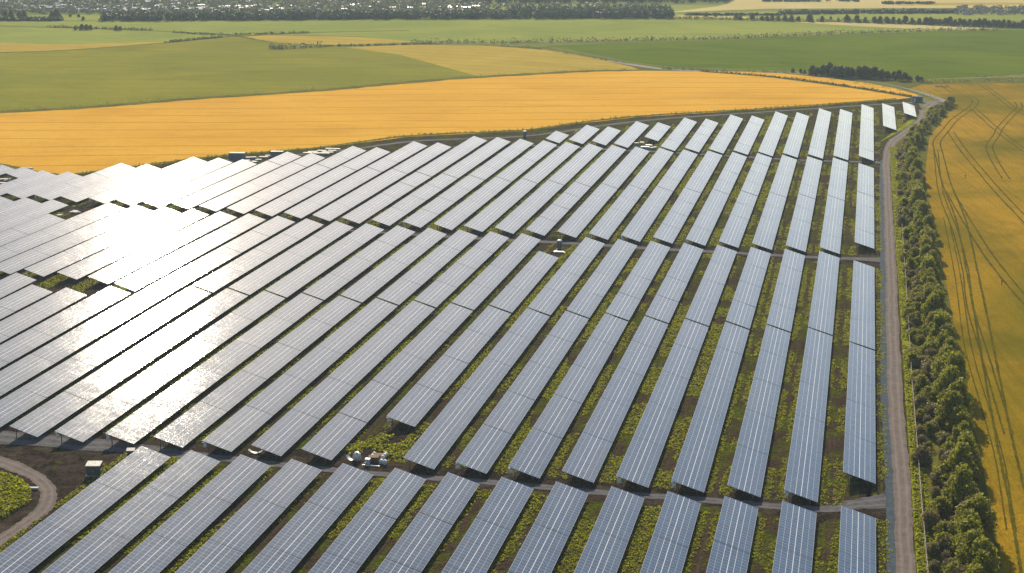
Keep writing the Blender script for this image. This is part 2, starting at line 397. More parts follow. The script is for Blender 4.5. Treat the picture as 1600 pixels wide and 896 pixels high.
# hedge belt floor, verges
sheet('grass_verge', [(13.9, 90), (27.5, 90), (26.5, 430), (26, 545), (31, 640), (47, 742), (43, 757), (32, 717), (24, 665), (15.0, 619), (14.0, 560)], M['verge'], 4)
strip('grass_strip', [(15.0, 90), (15.2, 240), (15.1, 305), (15.4, 420), (15.2, 520), (15.6, 600)], 2.2, M['brightgrass'], 5, .12, 30)
sheet('grass_strip', PX((1447, 167), (1462, 162), (1457, 178), (1450, 190)), M['brightgrass'], 5)
sheet('grass_strip', PX((1375, 222), (1432, 180), (1428, 190), (1404, 207), (1380, 220)), M['brightgrass'], 4)
sheet('grass_strip', PX((-160, 730), (0, 740), (28, 748), (48, 764), (45, 785), (0, 815), (-160, 890)), M['brightgrass'], 4)
# bare ground
sheet('bare_ground', PX((-60, 690), (180, 690), (250, 690), (235, 700), (150, 762), (60, 830), (-60, 900), (-60, 715)), M['mud'], 2)
sheet('bare_ground', PX((100, 330), (150, 309), (162, 315), (115, 340)), M['mud'], 2)
sheet('bare_ground', PX((20, 440), (90, 420), (185, 440), (140, 470), (60, 470)), M['mud'], 2)
sheet('bare_ground', PX((560, 700), (610, 660), (660, 670), (640, 740), (560, 745)), M['mud'], 2)
for cx, cy, w in ((-68, 233.5, 9), (-68, 412.5, 9), (-60, 570.5, 8)):
    pts = [(x, cy+(0.019*(x+68) if cy < 300 else 0)+random.uniform(-.8, .8)) for x in np.arange(-175, 11.5, 6)]
    strip('bare_ground', pts, w, M['mud'], 2.5, .35, 4)
for k, off, w in ((0, .48, 1.9), (0, .75, .7), (1, .55, 1.2), (3, .45, 1.0), (5, .6, 1.1), (7, .5, 1.1), (8, .4, .9), (9, .5, 2.4), (11, .5, .9), (-1, .42, 1.0), (-1, .10, .7)):
    for y0, y1 in ((160, 229), (237, 407), (418, 566), (574, 640)):
        if k == 9 and y0 < 200: continue
        if k >= 11 and y0 > 500: continue
        gx = X0_-k*9.70857-9.70857+5.763+off*3.95 if k >= 0 else X0_+off*3.95*1.1
        strip('soil_track', [(gx+random.uniform(-.25, .25), y) for y in np.arange(y0, y1, 9)], w, M['mud'], 2.2, .4, 3)
# roads
ROAD = [(12.3, 90), (12.3, 213), (12.4, 249), (11.9, 304), (12.3, 420), (12.4, 515), (12.6, 578), (15.0, 619), (20.2, 645), (26.5, 673), (30.5, 703), (31.2, 722)]
strip('gravel_track', ROAD, [2.9, 2.9, 3.0, 3.1, 3.0, 2.8, 3.0, 4.0, 4.2, 4.0, 4.0, 4.4], M['gravel'], 7, .10, 24)
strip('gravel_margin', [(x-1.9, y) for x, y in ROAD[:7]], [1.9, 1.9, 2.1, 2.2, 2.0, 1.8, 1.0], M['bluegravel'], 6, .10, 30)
strip('gravel_track', PX((1446, 168), (1458, 160), (1468, 159), (1480, 160)), 5.5, M['gravel'], 8, .08)
strip('farm_lane', PX((1482, 160.5), (1462, 153), (1445, 147), (1425, 141)), [4.5, 4.5, 3.5, 2], M['lane'], 9, .05)
strip('farm_lane', PX((1425, 141), (1395, 134), (1340, 125), (1230, 114.5), (1130, 112), (1080, 111), (1030, 107.5), (990, 102), (960, 97), (920, 89.5)), [2.0, 1.4, 1.2, 1.6, 2.5, 5, 6, 6, 3, 1.5], M['lane'], 9, .15)
strip('gravel_path', [(-175, 227.5), (-140, 230), (-112, 229.9), (-97, 229.6), (-78, 230), (-60, 231.3), (-41, 231.7), (-20, 233.1), (-2, 234.0), (5, 238), (11.5, 241)], [7, 6, 3, 2.4, 2.2, 2.2, 2.4, 2.4, 2.6, 4, 7], M['pathgravel'], 5, .12, 10)
strip('gravel_path', [(-150, 409.5), (-106, 410.3), (-79, 411.5), (-59, 411.2), (-31, 412.2), (-8, 412.9), (3, 414.2), (12, 415)], [2.5, 2.6, 3, 3, 3, 3, 3.5, 6], M['pathgravel'], 5, .12, 10)
strip('gravel_path', [(-130, 574), (-69, 572.5), (-40, 570.8), (-20, 569.6), (3, 572), (12.5, 572.8)], [3, 3, 3, 3, 3.5, 5], M['pathgravel'], 5, .12, 10)
strip('gravel_path', PX((330, 252), (520, 237), (650, 221), (830, 212), (1000, 189.5), (1200, 175), (1400, 162), (1450, 160)), 2.8, M['pathgravel'], 5, .25, 16)
strip('gravel_path', PX((-30, 716), (0, 722), (35, 735), (62, 750), (76, 772), (64, 800), (30, 825), (0, 845), (-60, 885)), [4.5, 4, 3.2, 2.8, 2.8, 3.0, 2.8, 2.8, 2.8], M['gravel'], 6, .14, 9)
strip('field_margin', [G(x, y-1.2) for x, y in WLOW], 3.2, M['verge'], 6, .3, 10)
strip('field_margin', PX((-80, 181), (0, 176), (150, 167), (300, 155), (500, 141.5), (700, 124), (900, 112.5), (1000, 110)), [8, 8, 8, 7, 8, 8, 8, 6], M['verge'], 6, .3, 12)
strip('field_margin', PX((1095, 112), (1210, 121), (1340, 138), (1428, 152.5)), 3.5, M['verge'], 6, .3, 12)
strip('field_margin', PX((-150, 39), (0, 41), (160, 45.5), (330, 53), (372, 56.5), (500, 51), (640, 48)), 5, M['verge'], 6, .3, 12)
strip('field_margin', PX((-150, 88), (0, 82.5), (100, 79), (250, 68), (345, 58.5), (372, 57), (430, 67), (530, 72.5)), 4, M['verge'], 6, .3, 12)

# wheel tracks in the right-hand wheat: pairs of flattened lines
def wheel_pair(px, gap, w=.55):
    P = [G(*p) for p in px]; C = smooth(P, 8); N = len(C); VV = []; FF = []; UU = []
    for side in (-1, 1):
        L = []
        for i, p in enumerate(C):
            d = (C[min(i+1, N-1)]-C[max(i-1, 0)]).normalized(); q = Vector((d.y, -d.x, 0))
            L.append((p+q*side*gap/2)[:2])
        V, F, uv = strip('', L, w, None, 6+random.random()*.8, .35, 2, build=False)
        b = len(VV); VV += V; FF += [tuple(b+i for i in f) for f in F]; UU += uv
    tag(mesh_obj('wheel_tracks', np_mesh('wheel_tracks', VV, FF, M['track'], uv=UU)), kind='structure')
wheel_pair([(1474, 133), (1490, 144), (1518, 153), (1524, 161), (1513, 172), (1492, 187), (1477, 205), (1464, 222), (1467, 240), (1477, 280), (1484, 300), (1500, 340), (1510, 380), (1518, 420), (1530, 480), (1545, 560), (1560, 640), (1572, 700), (1590, 780), (1603, 850), (1612, 900)], 3.0)
wheel_pair([(1519, 168), (1545, 192), (1560, 205), (1590, 228), (1640, 262)], 2.6)
wheel_pair([(1485, 206), (1505, 235), (1530, 265), (1560, 300), (1600, 342), (1640, 385)], 2.6)
wheel_pair([(1535, 133), (1556, 148), (1575, 163), (1588, 172), (1640, 200)], 2.6)
wheel_pair([(1590, 160), (1593, 168), (1583, 178), (1563, 200), (1557, 212), (1546, 228), (1551, 245), (1562, 265), (1572, 280)], 2.6)
wheel_pair([(1484, 300), (1510, 345), (1535, 385), (1560, 420), (1600, 468), (1650, 520)], 2.6)
wheel_pair([(1462, 235), (1470, 300), (1492, 360), (1508, 420), (1516, 480), (1534, 540), (1552, 600), (1576, 680)], 1.6, .4)
wheel_pair([(1478, 340), (1496, 430), (1512, 540), (1540, 640), (1562, 720), (1580, 830)], 1.5, .3)

# ------------------------------------------------------------------ solar panel tables
X0, PITCH_ROW, TILT, TW = 7.72813, 9.70857, R(16.15), 6.0
WC = TW*math.cos(TILT); ZLO = .9; ZC = ZLO+TW/2*math.sin(TILT)
ORD = 'first second third fourth fifth sixth seventh eighth ninth tenth eleventh twelfth thirteenth fourteenth fifteenth sixteenth seventeenth eighteenth nineteenth twentieth twenty-first twenty-second twenty-third twenty-fourth twenty-fifth twenty-sixth twenty-seventh twenty-eighth twenty-ninth thirtieth thirty-first thirty-second thirty-third thirty-fourth thirty-fifth'.split()
def xleft(k, y):
    """left (upper) edge of row k; the rows fan apart a little in the west"""
    d = max(0, k-13)*.04*min(1, max(0, (y-235)/95)) if k > 13 else 0
    return X0-WC-(k+d)*PITCH_ROW
_sec = {}
def section_mesh(L):
    L = round(L, 1)
    if L in _sec: return _sec[L]
    c, s = math.cos(TILT), math.sin(TILT); V = []; h = .045
    for zz in (0, -h):
        for uu, vv in ((0, -L/2), (TW, -L/2), (TW, L/2), (0, L/2)):
            q = uu-TW/2
            V.append((q*c+zz*s, vv, -q*s+zz*c))
    F = [(0, 1, 2, 3), (7, 6, 5, 4), (0, 4, 5, 1), (1, 5, 6, 2), (2, 6, 7, 3), (3, 7, 4, 0)]
    UVq = [(0, 0), (TW, 0), (TW, L), (0, L)]; uv = list(UVq) + [(0, 0)]*20
    me = np_mesh('panel_section', V, F, [M['panel'], M['steel']], [0, 1, 1, 1, 1, 1], uv)
    _sec[L] = me; return me
_frm = {}
def frame_mesh(L):
    L = round(L, 1)
    if L in _frm: return _frm[L]
    b = MB(); c, s = math.cos(TILT), math.sin(TILT)
    def at(q, y, dz=0): return (q*c, y, ZC-q*s-dz)
    for q in (-2.3, -.8, .8, 2.3): b.bar(at(q, .15, .12), at(q, L-.15, .12), .07, .10)
    n = max(2, int(L/4.8)); 
    for i in range(1, n+1):
        y = .5+(L-1)*i/n
        b.bar(at(-2.7, y, .22), at(2.7, y, .22), .08, .10)
        for q in (-1.9, 1.7):
            z = ZC-q*s-.26; b.box((q*c, y, z/2), (.10, .10, z))
    me = b.mesh('support_frame', M['shadesteel']); _frm[L] = me; return me
_leg = {}
def leg_mesh(q):
    if q in _leg: return _leg[q]
    c, s = math.cos(TILT), math.sin(TILT); z = ZC-q*s-.26
    b = MB().box((q*c, .5, z/2), (.14, .14, z))
    b.bar((q*c, .5, z*.55), ((q-.9 if q > 0 else q+.9)*c, .5, ZC-(q-.9 if q > 0 else q+.9)*s-.2), .07)
    _leg[q] = b.mesh('leg', M['shadesteel']); return _leg[q]
TABLES = []
def table(k, y0, y1, block, group, n_row):
    x0, x1 = xleft(k, y0)+WC/2, xleft(k, y1)+WC/2; L = y1-y0
    rz = -math.atan2(x1-x0, L)
    lab = 'blue solar panel table, %s, %s from the gravel track' % (block, ORD[n_row-1])
    root = empty('solar_panel_table', (x0, y0, 0), rz, lab, 'solar panel', group)
    n = max(1, round(L/19.4)); l = L/n
    for i in range(n):
        o = mesh_obj('panel_section', section_mesh(l-.13), root, (0, l*(i+.5), ZC))
        o.rotation_euler = (random.gauss(0, .0016), random.gauss(0, .004), 0)
    mesh_obj('support_frame', frame_mesh(L), root)
    for q in (-1.9, 1.7): mesh_obj('leg', leg_mesh(q), root)
    TABLES.append((k, y0, y1, root)); return root
BFr = {0: 245.7, 9: 252.0, 14: 230.2, 15: 228.7, 16: 228.9, 17: 228.6, 18: 228.4}
JB = {0: 324.3, 18: 331.5, 19: 325.2, 20: 320.9, 21: 321.4, 22: 330.8, 23: 331}
JB2 = {0: 325.1, 19: 327.6, 20: 331.9, 21: 333.8, 22: 334.2, 23: 334.2}
BBk = {0: 402.0, 1: 410.8, 9: 390.1, 14: 410.3, 15: 410.6, 16: 411.1, 17: 412, 18: 413.4, 19: 414, 20: 414.8, 21: 415.8, 22: 416.4, 23: 416.7, 24: 417.5, 25: 397.5, 26: 417, 27: 417.4, 28: 417.6, 29: 417.8}
CFr = {0: 424.2, 14: 415.6, 15: 415.6, 16: 416.2, 17: 417, 18: 418.2, 19: 418.8, 20: 419.7, 21: 420.7, 22: 421.5, 23: 421.3, 24: 421.8, 25: 422.2, 26: 422, 27: 422.3, 28: 422, 29: 422}
JC = {0: 500.8}
CBk = {0: 555.3, 1: 564.8, 2: 565.1, 3: 565.7, 4: 567.0, 5: 566.8, 6: 567.3, 7: 567.2, 8: 568.4, 9: 568.6, 10: 569.8, 11: 570.9, 12: 572, 13: 573.2, 14: 574.5, 15: 575.8, 16: 576, 17: 557, 18: 556.9, 19: 539.5, 20: 539.8, 21: 520.3, 22: 520.8, 23: 501.2, 24: 501.6, 25: 500.9, 26: 482.8, 27: 482.2, 28: 461.7, 29: 461.5}
DBk = {-2: 730, -1: 721.8, 0: 715.7, 1: 696.7, 2: 696.1, 3: 680.8, 4: 680.1, 5: 664.7, 6: 664.9, 7: 649.5, 8: 649.8, 9: 633.2, 10: 633.8, 11: 616.1, 12: 617.7, 13: 598.3}
DFr = {-2: 692, -1: 650.2, 0: 570.6, 1: 569.5, 2: 569.8, 3: 570.1, 4: 570.4, 5: 570.8, 6: 571.1, 7: 571.4, 8: 571.7, 9: 593, 10: 573.9, 11: 577.4, 12: 578, 13: 577.5}
for k in range(0, 14): table(k, 158, 230.8-.36*k if k < 14 else 226, 'nearest block', 'solar panel rows of the nearest block', k+1)
for k in range(0, 23): table(k, BFr.get(k, 235.3-.35*k if k < 14 else 228.4), JB.get(k, 333.4-.22*max(0, k-4)), 'front half of the second block', 'solar panel rows of the second block', k+1)
for k in range(0, 30): table(k, JB2.get(k, 334.2-.22*max(0, k-4) if k < 19 else 334.2), BBk.get(k, 411.1-.1*k), 'rear half of the second block', 'solar panel rows of the second block', k+1)
def jc(k): return JC.get(k, 491.5+max(0, k-9)*.5 if k < 17 else 498+(k-17)*.6)
for k in range(0, 30):
    f0 = CFr.get(k, 415.2); b0 = CBk[k]; j = jc(k)
    if b0-j > 8:
        table(k, f0, j-.2, 'front half of the third block', 'solar panel rows of the third block', k+1)
        table(k, j+.2, b0, 'rear half of the third block', 'solar panel rows of the third block', k+1)
    else: table(k, f0, b0, 'front half of the third block', 'solar panel rows of the third block', k+1)
for k in (30, 31): table(k, 453, 465.3+(k-30)*2, 'in the far left corner', 'solar panel tables in the far left corner', k-29)
for k in range(-2, 14): table(k, DFr[k], DBk[k], 'farthest block', 'solar panel rows of the farthest block', k+3)

# inverter boxes hanging under the upper front corner of some rows
_ib = MB().box((0, 0, 0), (.62, .34, .86), 0).box((0, -.19, -.52), (.16, .04, .22), 1).box((0, .2, .0), (.2, .08, 1.1), 1).box((0, -.02, .46), (.70, .46, .05), 0)
_ibm = _ib.mesh('inverter_box', [M['white'], M['steel']])
def inverter(k, y, where):
    o = mesh_obj('inverter_box', _ibm, None, (xleft(k, y)+.45, y+.25, 1.75))
    tag(o, 'white inverter box under the front corner of row %s, %s' % (ORD[k], where), 'inverter box', 'inverter boxes under the panel rows')
for k in (1, 3, 4, 6, 7, 12, 14, 15): inverter(k, BFr.get(k, 235.3-.35*k), 'second block')
inverter(9, 252.0, 'second block')
for k in (5, 7, 8, 10, 12, 14, 16, 18, 20, 21, 25, 27): inverter(k, CFr.get(k, 415.2), 'third block')

# ------------------------------------------------------------------ foliage
def leaf_cloud(C, Rad, per, size, flat=.75, rg=rng, shell=.55):
    """leaf quads scattered through ellipsoids: C (n,3), Rad (n,3)"""
    C = np.repeat(np.asarray(C, float), per, 0); Rd = np.repeat(np.asarray(Rad, float), per, 0); n = len(C)
    d = rg.normal(size=(n, 3)); d /= np.linalg.norm(d, axis=1)[:, None]
    r = shell+(1-shell)*rg.random(n)**.6
    P = C+d*Rd*r[:, None]
    nn = d*.8+rg.normal(size=(n, 3))*.7+np.array([0, 0, .35]); nn /= np.linalg.norm(nn, axis=1)[:, None]
    a = np.cross(nn, rg.normal(size=(n, 3))); a /= np.linalg.norm(a, axis=1)[:, None]; b = np.cross(nn, a)
    s = size*(.55+.9*rg.random(n))[:, None]
    V = np.empty((n, 4, 3)); V[:, 0] = P-a*s-b*s*flat*.3; V[:, 1] = P+a*s*.2-b*s*flat; V[:, 2] = P+a*s+b*s*flat*.2; V[:, 3] = P-a*s*.15+b*s*flat
    return V.reshape(-1, 3), np.arange(n*4).reshape(-1, 4)
def tree_meshes(h, w, lobes, per, leaf, mat, seed, base=.2):
    rg = np.random.default_rng(seed); C = []; Q = []
    for i in range(lobes):
        t = base+(1-base)*rg.random()**.8; a = rg.random()*2*PI
        prof = math.sin(PI*min(1, .25+.72*t))**.7
        rr = w/2*prof*rg.random()**.5*.72
        C.append((rr*math.cos(a), rr*math.sin(a), h*t*.88))
        s = w*(.15+.14*rg.random()); Q.append((s, s, s*(.7+.4*rg.random())))
    C = np.array(C); C[:, 2] = np.maximum(C[:, 2], np.array(Q)[:, 2]*.8)
    V, F = leaf_cloud(C, Q, per, leaf, rg=rg)
    crown = np_mesh('crown', V, F, mat)
    b = MB(); r0 = h*.028+.04
    b.lathe((0, 0, 0), [(r0*1.5, 0), (r0, h*.08), (r0*.75, h*.4), (r0*.3, h*.75)], 7)
    for i in range(5):
        a = i*2.4+rg.random(); z = h*(.22+.1*i); e = C[rg.integers(len(C))]
        b.bar((0, 0, z), tuple(e), r0*.5)
    return crown, b.mesh('trunk', M['bark'])
def place_tree(name, meshes, x, y, s, label, cat, group, sz=None):
    root = empty(name, (x, y, 0), random.random()*2*PI, label, cat, group)
    root.scale = (s, s, sz or s*random.uniform(.88, 1.15))
    mesh_obj('crown', meshes[0], root); mesh_obj('trunk', meshes[1], root)
    return root
HT = [tree_meshes(5.4, 4.6, 34, 85, .19, M[m], 40+i, .12) for i, m in enumerate(('leaf_tree', 'leaf_tree', 'leaf_olive', 'leaf_tree', 'leaf_olive', 'leaf_tree'))]
SH = [tree_meshes(2.2, 3.4, 20, 70, .15, M[m], 70+i, .1) for i, m in enumerate(('leaf_olive', 'leaf_grey', 'leaf_weed', 'leaf_tree', 'leaf_grey'))]
def belt(y):   # right-hand edge of the tree belt
    return float(np.interp(y, [200, 300, 420, 545, 600, 640, 700, 742], [24.8, 24.4, 24.0, 23.4, 24.0, 28.2, 38.5, 45.5]))
y = 196.0
while y < 736:
    d = 1.0+.0016*(y-200)
    ts = random.choice((.75, .85, .95, 1.05, 1.2))*random.uniform(.9, 1.1)*(1 if y < 560 else .8 if y < 645 else .62)
    place_tree('hedge_tree', random.choice(HT), belt(y)-random.uniform(.3, 3.0), y, ts,
               'bushy olive green tree in the dense belt between gravel track and wheat', 'tree', 'trees of the belt beside the track', ts*random.uniform(.95, 1.3))
    y += random.uniform(2.0, 3.4)*d
y = 196.0
while y < 725:
    bx = belt(y)
    xa = 15.9 if y < 560 else bx-6.5
    place_tree('hedge_shrub', random.choice(SH), random.uniform(xa, bx-2.5), y, random.uniform(.6, 1.3),
               'low scrubby shrub on the track side of the tree belt', 'shrub', 'shrubs of the belt beside the track')
    y += random.uniform(1.0, 1.75)*(1+.0014*(y-200))
for px, py, s in ((1478, 170, .8), (1484, 166, .9), (1488, 163, .7), (1468, 176, .7), (1455, 190, .6), (1445, 200, .6)):
    x, yy = G(px, py); place_tree('hedge_tree', random.choice(HT), x, yy, s, 'small tree at the far tip of the belt near the lane junction', 'tree', 'trees at the lane junction')

# weeds and grass tufts between the rows and on the verges
def value_noise(x, y, sc, seed):
    rg = np.random.default_rng(seed); T = rg.random((64, 64)); x = x/sc; y = y/sc
    i, j = np.floor(x).astype(int), np.floor(y).astype(int); fx, fy = x-i, y-j; fx = fx*fx*(3-2*fx); fy = fy*fy*(3-2*fy)
    g = lambda a, b: T[a % 64, b % 64]
    return (g(i, j)*(1-fx)+g(i+1, j)*fx)*(1-fy)+(g(i, j+1)*(1-fx)+g(i+1, j+1)*fx)*fy
def tufts(name, X, Y, h, w, per, leaf, mat):
    C = np.stack([X, Y, h*.35], -1); Q = np.stack([w, w, h*.55], -1)
    V, F = leaf_cloud(C, Q, per, leaf, shell=.25); V[:, 2] = np.maximum(V[:, 2], .02)
    return tag(mesh_obj(name, np_mesh(name, V, F, mat)), kind='stuff')
X = []; Y = []
GAPMID = {0: (.30, .62), 1: (.42, .66), 2: (.35, .6), 9: (.2, .8), 5: (.5, .7), 7: (.45, .7)}
for k in range(-2, 26):
    for y0, y1, den in ((170, 228, 7.0), (236, 409, 5.5), (418, 566, 3.4), (577, 715, 2.6)):
        if y0 < 200 and not 0 <= k <= 13: continue
        y1 = min(y1, DBk.get(k, 999) if y0 > 560 else CBk.get(k, 999) if k > 13 else 999) if k >= 0 else y1
        if y0 > 560 and k > 12: continue
        if y1-y0 < 5: continue
        n = int((y1-y0)*4.2*den*(1 if k < 18 else .6)); yy = rng.uniform(y0, y1, n); tt = rng.random(n)
        xl = np.array([xleft(max(k, 0), q) for q in (y0, y1)]); xr = np.interp(yy, (y0, y1), xl)-PITCH_ROW+WC
        if k < 0: xr = np.full(n, X0-(k+1)*PITCH_ROW)
        xx = xr-.5+tt*(PITCH_ROW-WC+1.0)
        if k < 0 or (k == 0 and False): pass
        keep = value_noise(xx+k*37, yy*.35, 2.6, 3)*.45+value_noise(xx*.3+k*11, yy, 14, 5)*.55 > .47-.16*np.abs(tt-.45)
        lo, hi = GAPMID.get(k, (9, 9)); keep &= ~((tt > lo) & (tt < hi) & (rng.random(n) < .93))
        if k == -1: keep &= (xx < 10.2)
        if k < 0: keep &= (xx < np.where(yy < 600, 10.0, 10.0+(yy-610)*.21)) & (yy > 577)
        if k == 9: keep &= rng.random(n) < .45
        X.append(xx[keep]); Y.append(yy[keep])
yy = rng.uniform(160, 570, 2600); xx = rng.uniform(7.6, 9.9, 2600)      # right of the last row
k_ = (value_noise(xx*2, yy, 6, 9) > .35) & ~((yy > 232) & (yy < 250)) & ~((yy > 404) & (yy < 425)) & ~((yy > 555) & (yy < 572)); X.append(xx[k_]); Y.append(yy[k_])
X = np.concatenate(X); Y = np.concatenate(Y)
hh = rng.uniform(.10, .42, len(X)); tufts('weeds', X, Y, hh, rng.uniform(.25, .6, len(X)), 8, .125, M['leaf_weed'])
yy = rng.uniform(190, 610, 5200); xx = rng.uniform(14.2, 16.6, 5200)
k_ = value_noise(xx*3, yy, 5, 2) > .28; xx, yy = xx[k_], yy[k_]
tufts('verge_grass', xx, yy, rng.uniform(.2, .6, len(xx)), rng.uniform(.2, .5, len(xx)), 7, .20, M['leaf_weed'])
gx, gy = [], []
poly = np.array(PX((-60, 736), (0, 741), (28, 749), (47, 765), (44, 784), (0, 813), (-60, 850)))
x_, y_ = rng.uniform(poly[:, 0].min(), poly[:, 0].max(), 9000), rng.uniform(poly[:, 1].min(), poly[:, 1].max(), 9000)
ins = np.zeros(len(x_), bool)
for i in range(len(poly)):
    a, b = poly[i], poly[i-1]
    ins ^= ((a[1] > y_) != (b[1] > y_)) & (x_ < (b[0]-a[0])*(y_-a[1])/(b[1]-a[1]+1e-9)+a[0])
x_, y_ = x_[ins], y_[ins]
tufts('tall_grass', x_, y_, rng.uniform(.3, .9, len(x_)), rng.uniform(.3, .6, len(x_)), 8, .24, M['leaf_weed'])
pts = [G(*p) for p in ((545, 705), (555, 700), (575, 697), (600, 700), (615, 706), (630, 700), (640, 695), (590, 690), (600, 685), (625, 712))]
pts = np.repeat(np.array(pts), 40, 0)+rng.normal(0, .9, (400, 2))
tufts('weeds', pts[:, 0], pts[:, 1], rng.uniform(.3, .8, 400), rng.uniform(.3, .6, 400), 8, .22, M['leaf_weed'])
xx, yy = [], []
for a, b in (((60, 845), (115, 790)), ((0, 870), (60, 830)), ((160, 740), (175, 728))):
    t = rng.random(45); xx += list(G(*a)[0]*(1-t)+G(*b)[0]*t+rng.normal(0, .6, 45)); yy += list(G(*a)[1]*(1-t)+G(*b)[1]*t+rng.normal(0, .6, 45))
xx, yy = np.array(xx), np.array(yy); tufts('weeds', xx, yy, rng.uniform(.2, .5, len(xx)), rng.uniform(.2, .5, len(xx)), 7, .2, M['leaf_weed'])

# hedgerows between the fields
def hedgerow(name, px, h, w, step, label, mat='leaf_hedge', per=26, leaf=.42, gaps=.0, cat='hedge', var=.45):
    C = smooth([G(*p) for p in px], 10); cen = []; rad = []; s = 0
    for i in range(len(C)-1):
        L = (C[i+1]-C[i]).length; n = max(1, int(L/step))
        for j in range(n):
            if random.random() < gaps*(1.6 if math.sin(i*1.7) > 0 else .5): continue
            p = C[i].lerp(C[i+1], (j+random.random())/n); hh = h*(1+random.uniform(-var, var))
            cen.append((p.x+random.gauss(0, w*.2), p.y+random.gauss(0, w*.2), hh*.45)); rad.append((w*random.uniform(.35, .6), w*random.uniform(.35, .6), hh*.55))
    V, F = leaf_cloud(cen, rad, per, leaf); V[:, 2] = np.maximum(V[:, 2], 0.03)
    o = mesh_obj(name, np_mesh(name, V, F, M[mat]))
    if cat == 'scrub': return tag(o, kind='stuff')
    return tag(o, label, cat)
hedgerow('hedgerow', [(640, 66), (700, 67), (800, 67.5), (1000, 64), (1150, 60.5), (1300, 54), (1450, 49), (1560, 47)], 2.6, 4.2, 1.5, 'long dark hedge along the near edge of the pale green field', gaps=.0, per=18)
hedgerow('hedgerow', [(80, 43), (150, 45.5), (240, 48)], 1.7, 4, 1.1, 'thin dark hedge in the upper left green fields', gaps=.0, per=18)
hedgerow('hedgerow', [(270, 51), (320, 54.5), (350, 55), (400, 54), (480, 52)], 1.4, 4, 1.1, 'thin hedge meeting the olive field corner at the upper left', gaps=.0, per=18)
hedgerow('hedgerow', [(262, 67), (300, 63), (345, 58.8)], 1.3, 4.2, .8, 'low dark scrub line along the upper edge of the olive field', gaps=.0, per=20)
hedgerow('hedgerow', [(424, 76), (440, 77), (470, 75.5), (505, 74)], 3.2, 4.5, 1.2, 'short dark thicket at the corner of the tan field', gaps=.0)
hedgerow('hedgerow', [(500, 73), (560, 72), (640, 70), (690, 69)], 1.1, 3.4, 1.0, 'very thin hedge above the big tan field', gaps=.0, per=16)
hedgerow('scrub_bank', [(0, 174), (60, 170), (150, 165), (230, 160), (300, 153), (400, 147), (500, 139), (600, 131), (700, 122.5), (800, 117), (900, 111.5), (980, 109)], 1.1, 5, 2.2, 'rough green scrub bank along the far edge of the orange wheat', 'leaf_olive', 16, .3, .3, 'scrub', .6)
hedgerow('scrub_bank', [(0, 170), (150, 162.5), (300, 151), (500, 137.5), (700, 121)], .9, 3, 3.5, 'broken second scrub line behind the bank of the orange wheat', 'leaf_weed', 14, .28, .5, 'scrub', .6)
hedgerow('scrub_line', [(760, 72), (830, 76), (880, 83), (930, 92), (975, 100)], 1.6, 3, 4, 'dotted bushes along the straw coloured lane verge', 'leaf_dark', 18, .35, .55, 'scrub')
hedgerow('scrub_line', [(1035, 108), (1060, 109), (1110, 111), (1180, 112.5), (1225, 114)], 1.6, 3, 3, 'low bushes beside the pale farm lane', 'leaf_dark', 18, .35, .3, 'scrub')
hedgerow('scrub_line', [(1240, 116), (1330, 129), (1400, 140), (1440, 149), (1480, 161)], .9, 4, 3, 'low bushes on the green bank down to the lane junction', 'leaf_olive', 16, .3, .45, 'scrub')
hedgerow('scrub_line', [(1095, 112), (1210, 121), (1340, 138), (1428, 152.5)], 1.0, 2.0, .9, 'thin dark hedge line through the wheat corner', 'leaf_hedge', 16, .3, .0, 'hedge')
hedgerow('scrub_line', [(1400, 128.5), (1440, 129), (1500, 128.5), (1560, 127.5), (1640, 127)], 1.8, 4.5, 2.4, 'dark scrub along the top of the right hand wheat', 'leaf_dark', 20, .35, .15, 'scrub')
hedgerow('scrub_line', [(1520, 120), (1560, 119), (1640, 118)], .8, 2.5, 3, 'thin brown scrub line at the edge of the deep green field', 'leaf_grey', 14, .3, .3, 'scrub')
hedgerow('scrub_line', [(120, 273), (330, 246), (520, 230), (640, 212.5), (820, 203.5), (900, 193), (1000, 182), (1150, 173), (1300, 163.5), (1400, 155.5)], .8, 1.4, 1.6, 'narrow dark weedy strip between the panels and orange wheat', 'leaf_olive', 14, .26, .08, 'scrub')
hedgerow('scrub_line', [(1462, 136), (1480, 137)], .5, 2.5, 1.6, 'small dark patch of scrub in the right hand wheat', 'leaf_grey', 14, .26, .0, 'scrub')

# distant trees, each on its own
FT = [tree_meshes(7.0, 7.0, 20, 60, .50, M['leaf_dark'], 90+i, .08) for i in range(5)]
for i, (px, py, s) in enumerate(((1239, 113, .4), (1251, 114, .38), (1257, 115, .35), (1269, 117, .85), (1277, 118, .75), (1287, 117.5, 1.0), (1296, 117, 1.12), (1304, 120, 1.0), (1312, 121, 1.1), (1322, 122, 1.0), (1331, 122, .9), (1341, 122, .95), (1350, 122, .95), (1358, 123, .95), (1366, 123, .95), (1376, 124, .85), (1386, 124.5, .75), (1397, 125, .7), (1404, 126, .85), (1413, 126.5, .75), (1422, 127, .55), (1433, 127, .5), (1440, 127.5, .4))):
    place_tree('round_tree', FT[i % 5], *G(px, py), s*.88, 'round dark tree in the clump between deep green field and wheat', 'tree', 'trees of the clump below the deep green field')
TR = [(1103, 26.5, .55), (1118, 26, .5), (1150, 30, .75), (1157, 31, .6), (1175, 31.5, .7), (1190, 32, .6), (1198, 32.5, .6), (1206, 32.5, .65), (1216, 32.5, .6), (1226, 33, .65), (1236, 33.5, .7), (1247, 33.5, .6), (1265, 34, .85), (1284, 34, .65), (1298, 31, .4), (1310, 33, .35), (1323, 34.5, .85), (1339, 35, .8), (1352, 35.5, .65), (1366, 36, .7), (1374, 36.5, .75), (1385, 36, .8), (1395, 37, .65), (1404, 37.5, .65), (1414, 36.5, .85), (1425, 38, .65), (1436, 38, .6)]
